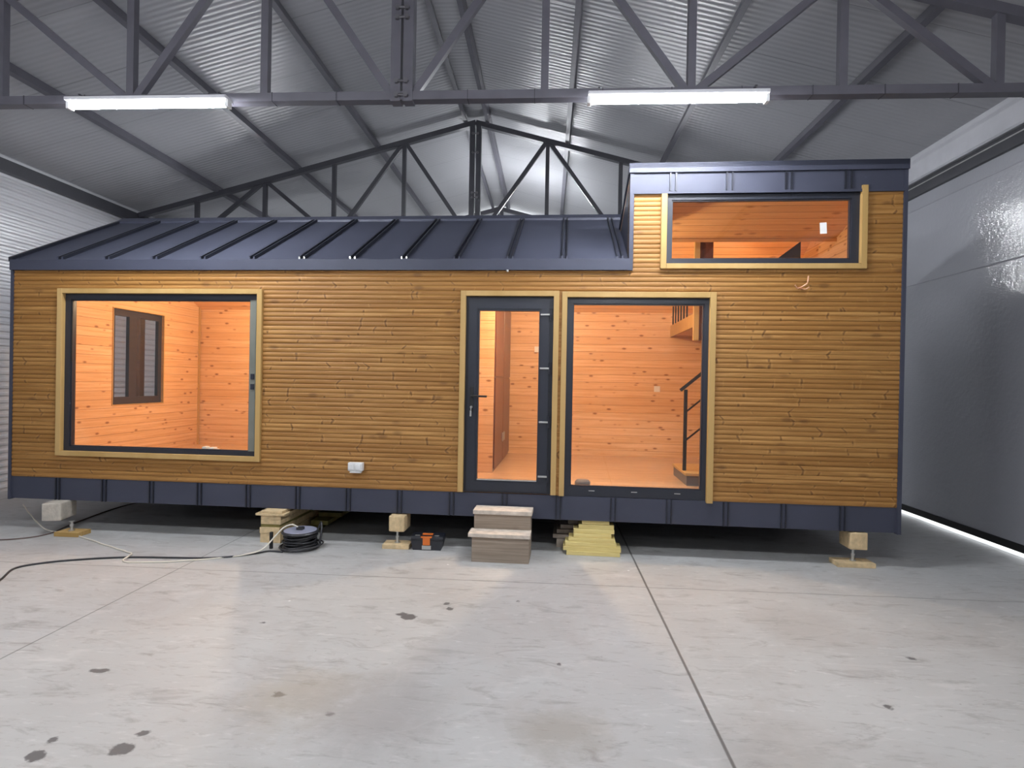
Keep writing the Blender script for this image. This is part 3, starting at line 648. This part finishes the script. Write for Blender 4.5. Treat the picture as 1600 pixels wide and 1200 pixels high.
def bulb(u, v, z, top, label, watts):
    t = hthing('pendant_bulb', label, 'lamp', u, v, z, 'warm bulbs inside the cabin')
    MB().lathe([(.01, .05), (.022, .04), (.03, .0), (.022, -.028), (.006, -.036)], (0, 0, 0), 14).build('bulb', m_bulb, t, smooth=True)
    m = MB().lathe([(.014, .05), (.014, .09)], (0, 0, 0), 10)
    if top > z: m.tube([(0, 0, .09), (0, 0, top-z)], .003, 6)
    m.build('cord', m_cordw, t)
    if top < z: MB().lathe([(.09, top-z), (.09, top-z+.012), (.012, top-z+.02), (.012, .04), (.016, .05)], (.05, 0, 0), 16).build('stand', m_black, t)
    ld = bpy.data.lights.new('bulb_light', 'POINT'); ld.energy = watts*WARM; ld.color = (1., .70, .43); ld.shadow_soft_size = .05
    lo = bpy.data.objects.new('bulb_light', ld); C.objects.link(lo); lo.parent = t; lo.location = (0, 0, -.06)
bulb(-4.3, 1.7, 3.0, 3.66, 'lit warm bulb hanging in the left room of the cabin', 150)
bulb(-.1, .75, 2.90, 3.2, 'lit warm bulb hanging in the room behind the glass door', 170)
bulb(2.3, 1.9, 2.84, 2.641, 'added warm fill bulb on a stand, unseen on the loft behind the high window', 16)  # added lamp, out of sight, to light the room behind the high window

# ------------------------------------------------------------------ under the cabin: beams, jacks, planks
def beam_jack(u, v, w, h, zt, label, mat=m_beam, jack=True, base=(-.02, -.14, .14), L=2.9, bl='', rz=0.):
    r = .012; t = tag(MB().box(-w/2, w/2, 0, L, zt-h, zt, .014).build('support_beam', mat), label, 'beam', 'timber beams carrying the cabin'); t.location = W(u, v, 0); t.rotation_euler = (0, 0, TH+rz)
    if jack:
        bu, b0, b1 = base
        j = hthing('screw_jack', bl+'screw jack between its floor plank and the timber beam', 'jack', u+bu, v+.05, 0, 'screw jacks under the cabin')
        m = MB(); m.lathe([(.03, .047), (.03, .055), (.014, .058), (.014, .10), (.02, .10), (.02, .12), (.012, .12), (.012, zt-h-.006), (.028, zt-h-.006), (.028, zt-h)], (0, 0, 0), 14); m.build('screw', m_silver, j, smooth=False)
        p = tag(MB().box(b0, b1, -.085, .1, 0, .046, .004).build('floor_plank', mat if mat is m_beam else m_trimw), bl.replace('with', '')+'wooden floor plank under its screw jack', 'plank', 'planks under the screw jacks'); p.location = W(u+bu, v+.05, 0); p.rotation_euler = (0, 0, TH+.03)
beam_jack(-1.72, -.10, .165, .165, .335, L=.26, label= 'raw timber beam with end grain facing out, left of the toolbox', base=(.0, -.14, .14), bl='pale ')
beam_jack(2.90, -.02, .165, .17, .335, L=.24, label= 'cracked timber beam end at the right corner of the cabin', base=(-.035, -.18, .18), bl='rightmost ')
beam_jack(-5.52, -.20, .19, .19, .344, L=.30, rz=.25, label= 'weathered grey timber beam end at the left corner of the cabin', mat=m_beamg, base=(.20, -.13, .14), bl='leftmost ')
# crack in right beam end
# pale stack by the cable reel: blocks and thin boards
SU, SV = -3.07, -.11
def plank(name, label, cat, u0, u1, v0, v1, z0, z1, mat, group, rz=0., bev=.003):
    o = MB().box(-(u1-u0)/2, (u1-u0)/2, 0, v1-v0, z0, z1, bev).build(name, mat); o.location = W((u0+u1)/2, v0, 0); o.rotation_euler = (0, 0, TH+rz)
    return tag(o, label, cat, group)
gs = 'pale timber blocks stacked beside the cable reel'
plank('timber_block', 'lowest pale timber block of the stack beside the cable reel', 'timber block', SU-.125, SU+.10, SV, 1.2, 0, .10, m_beam, gs)
plank('timber_block', 'second pale timber block from the floor, beside the cable reel', 'timber block', SU-.13, SU+.09, SV-.006, 1.2, .101, .165, m_beam, gs)
plank('timber_block', 'dark olive strip for the shaded gap in the pale timber stack', 'timber block', SU-.125, SU+.085, SV+.012, 1.25, .166, .195, m_moss, gs)  # dark strip stands in for the shaded gap between the blocks
plank('timber_block', 'upper pale timber block above the dark gap strip', 'timber block', SU-.12, SU+.10, SV, 1.2, .196, .245, m_beam, gs)
plank('timber_block', 'uppermost thick pale timber block, right under the thin boards', 'timber block', SU-.12, SU+.10, SV, 1.2, .246, .29, m_beam, gs)
plank('thin_board', 'wide thin pale board overhanging the timber stack', 'board', SU-.17, SU+.15, SV-.02, 1.1, .291, .313, m_beam, gs)
plank('thin_board', 'topmost thin pale board touching the skirt above the reel', 'board', SU-.11, SU+.12, SV-.01, 1.1, .314, .343, m_beam, gs)
for k, (dz, vv) in enumerate(((.0, .35), (.05, .5), (.1, .7), (.15, .9))):
    plank('timber_offcut', ('olive timber offcut lying lowest behind the cable reel', 'olive timber offcut second from the floor behind the reel', 'olive timber offcut third from the floor behind the reel', 'olive timber offcut on top of the pile behind the reel')[k],
          'timber', SU+.16, SU+.28+.08*k, vv, vv+.7, dz+.001, dz+.05, m_moss, 'olive offcuts behind the cable reel', .03)
# fresh yellow boards
rows = [(.045, .585), (.01, .595), (.03, .55), (.065, .535), (.115, .50), (.115, .53), (.165, .525), (.20, .48)]
ordn = ['lowest, on the concrete', 'second from the floor', 'third from the floor', 'fourth from the floor', 'fifth from the floor', 'sixth from the floor', 'second from the top', 'topmost, touching the skirt']
for k, (a, b) in enumerate(rows):
    plank('yellow_board', 'fresh yellow board of the pile right of the steps, '+ordn[k], 'board', a, b, -.06+.012*k, .16, .043*k+.0005, .043*(k+1)-.001, m_yell, 'fresh yellow boards piled right of the steps', random.uniform(-.02, .02))
for k, (a, z0_) in enumerate(((-.06, .0), (-.10, .09), (-.06, .135), (-.02, .18), (.06, .225))):
    plank('grey_offcut', 'weathered grey board behind the yellow pile, '+('lowest', 'second from the floor', 'third from the floor', 'fourth from the floor', 'topmost')[k], 'board', a, a+.20, .20+.03*k, .9, z0_+.001, z0_+(.088 if k == 0 else .043), m_end, 'weathered grey boards behind the yellow pile', .02*k-.03)

# steps
s = hthing('wooden_steps', 'two-step weathered wooden step block in front of the glass door', 'steps', -.595, -.42, 0)
MB().box(-.28, .275, .0, .024, .0, .245, .002).build('lower_riser', m_weath, s)
MB().box(-.315, .29, -.03, .19, .246, .284, .006).build('lower_tread', m_weatht, s)
MB().box(-.285, .28, .165, .19, .285, .43, .002).build('upper_riser', m_weath, s)
MB().box(-.295, .295, .14, .375, .431, .472, .006).build('upper_tread', m_weatht, s)
for sx in (-.28, .255): MB().box(sx, sx+.024, .026, .19, .0, .245).box(sx, sx+.024, .191, .375, .0, .43).build('side_board', m_weath, s)

# toolbox
t = hthing('toolbox', 'small black toolbox with orange latch on the floor beside the jack', 'toolbox', -1.39, -.12, 0, rz=.05)
MB().prism([(-.145, .0), (.145, 0), (.165, .085), (.165, .10), (-.165, .10), (-.165, .085)], 'Y', -.0, .17).build('body', m_tool, t)
MB().box(-.17, .17, -.006, .176, .101, .145, .014).build('lid', m_tool, t)
MB().box(-.055, .055, .04, .08, .146, .158, .004).build('handle', m_orange, t)
MB().box(-.04, .035, -.018, -.006, .055, .142, .004).box(-.06, .055, -.02, -.004, .130, .146, .003).build('latch', m_orange, t)
MB().box(-.05, .045, -.010, -.001, .01, .05, .003).build('label_plate', m_silver, t)
for sx in (-.125, .075): MB().box(sx, sx+.05, .01, .04, .1455, .149, .002).build('lid_insert', m_silver, t)

# cable reel lying on its side
rl = hthing('cable_reel', 'black cable reel with grey blue disc lying flat by the timber stack', 'cable reel', -2.70, -.22, 0)
MB().lathe([(.05, 0.), (.165, .0), (.17, .008), (.165, .016), (.10, .018), (.10, .135), (.17, .137), (.178, .145), (.17, .155), (.05, .157)], (0, 0, 0), 36).build('spool', m_reel, rl, smooth=False)
MB().lathe([(.02, .158), (.155, .158), (.15, .161), (.02, .161)], (0, 0, 0), 36).build('disc', m_reelt, rl)
MB().box(-.03, .03, -.03, .03, .162, .185, .005).build('hub', m_reel, rl)
m = MB()
pts = []
for i in range(9*28):
    a = 2*math.pi*i/28; q = i/28; rr = .145+.012*math.sin(q*2.1)+.006*math.sin(a*3+q); zz = .024+(q*.0128)
    pts.append((rr*math.cos(a), rr*math.sin(a), zz+.004*math.sin(a*2+q*3)))
m.tube(pts, .0078, 6); m.build('wound_cable', m_cord, rl, smooth=True)
m = MB()
for k in range(3):
    pts = [((.165+.018*k)*math.cos(a)+.012*k, (.165+.018*k)*math.sin(a)-.012*k, .012+.010*k+.012*math.sin(a+k)) for a in [2*math.pi*i/40 for i in range(40)]]
    m.tube(pts, .0075, 6, closed=True)
m.build('loose_coil', m_cord, rl, smooth=True)
m = MB(); m.tube(spline([(.13, .10, .13), (.15, .12, .20), (.18, .08, .20), (.20, .03, .14), (.195, .0, .05)], 6), .010, 8); m.build('carry_handle', m_reel, rl, smooth=True)

rl.scale = (1.06, 1.06, 1.15)
# cables on the floor
def cable(name, label, pts, r, mat, amp=0.):
    P = spline(pts, 10)
    if amp: P = [p+Vector((0, amp*math.sin(i*.9), 0)) for i, p in enumerate(P)]
    o = MB().tube(P, r, 8).build(name, mat, smooth=True); tag(o, label, 'cable'); return o
R = .009
cable('black_cable', 'black cable running across the floor from the reel to the left edge', [(-4.45, 4.25, R), (-4.571, 4.565, R), (-4.72, 4.844, R), (-4.635, 5.0, R), (-4.388, 5.144, R), (-3.953, 5.275, R), (-3.202, 5.346, R), (-2.88, 5.52, R), (-2.77, 5.62, R), (-2.62, 5.61, R)], R, m_cord)
r_ = .0075
cable('white_cable', 'thin cream cable tangled along the black one and up over the reel', [(-6.9, 7.2, r_), (-6.2, 6.6, r_), (-5.56, 6.1, r_), (-5.047, 5.912, r_), (-4.55, 5.656, r_), (-4.188, 5.47, r_), (-4.02, 5.37, r_+.004), (-3.96, 5.25, .027), (-3.907, 5.14, r_), (-3.5, 5.20, r_), (-3.05, 5.40, r_), (-2.86, 5.52, .024),
      (-2.80, 5.60, .05), (-2.745, 5.68, .13), (-2.68, 5.76, .215), (-2.60, 5.80, .235), (-2.53, 5.80, .19)], r_, m_cordw, .004)
cable('brown_cable', 'brown cable leaving the floor plank toward the left edge', [(-6.3, 5.4, .007), (-5.9, 5.6, .007), (-5.55, 5.72, .007), (-5.40, 5.95, .007), (-5.52, 6.5, .007), (-5.6, 7.4, .007), (-5.3, 8.4, .007)], .007, m_cordr)
tag(MB().box(-.014, .014, -.014, .014, 0, .17, .004).build('cable_plug', m_black), 'black plug standing against the pale timber stack', 'plug').location = (-2.80, 5.735, 0)
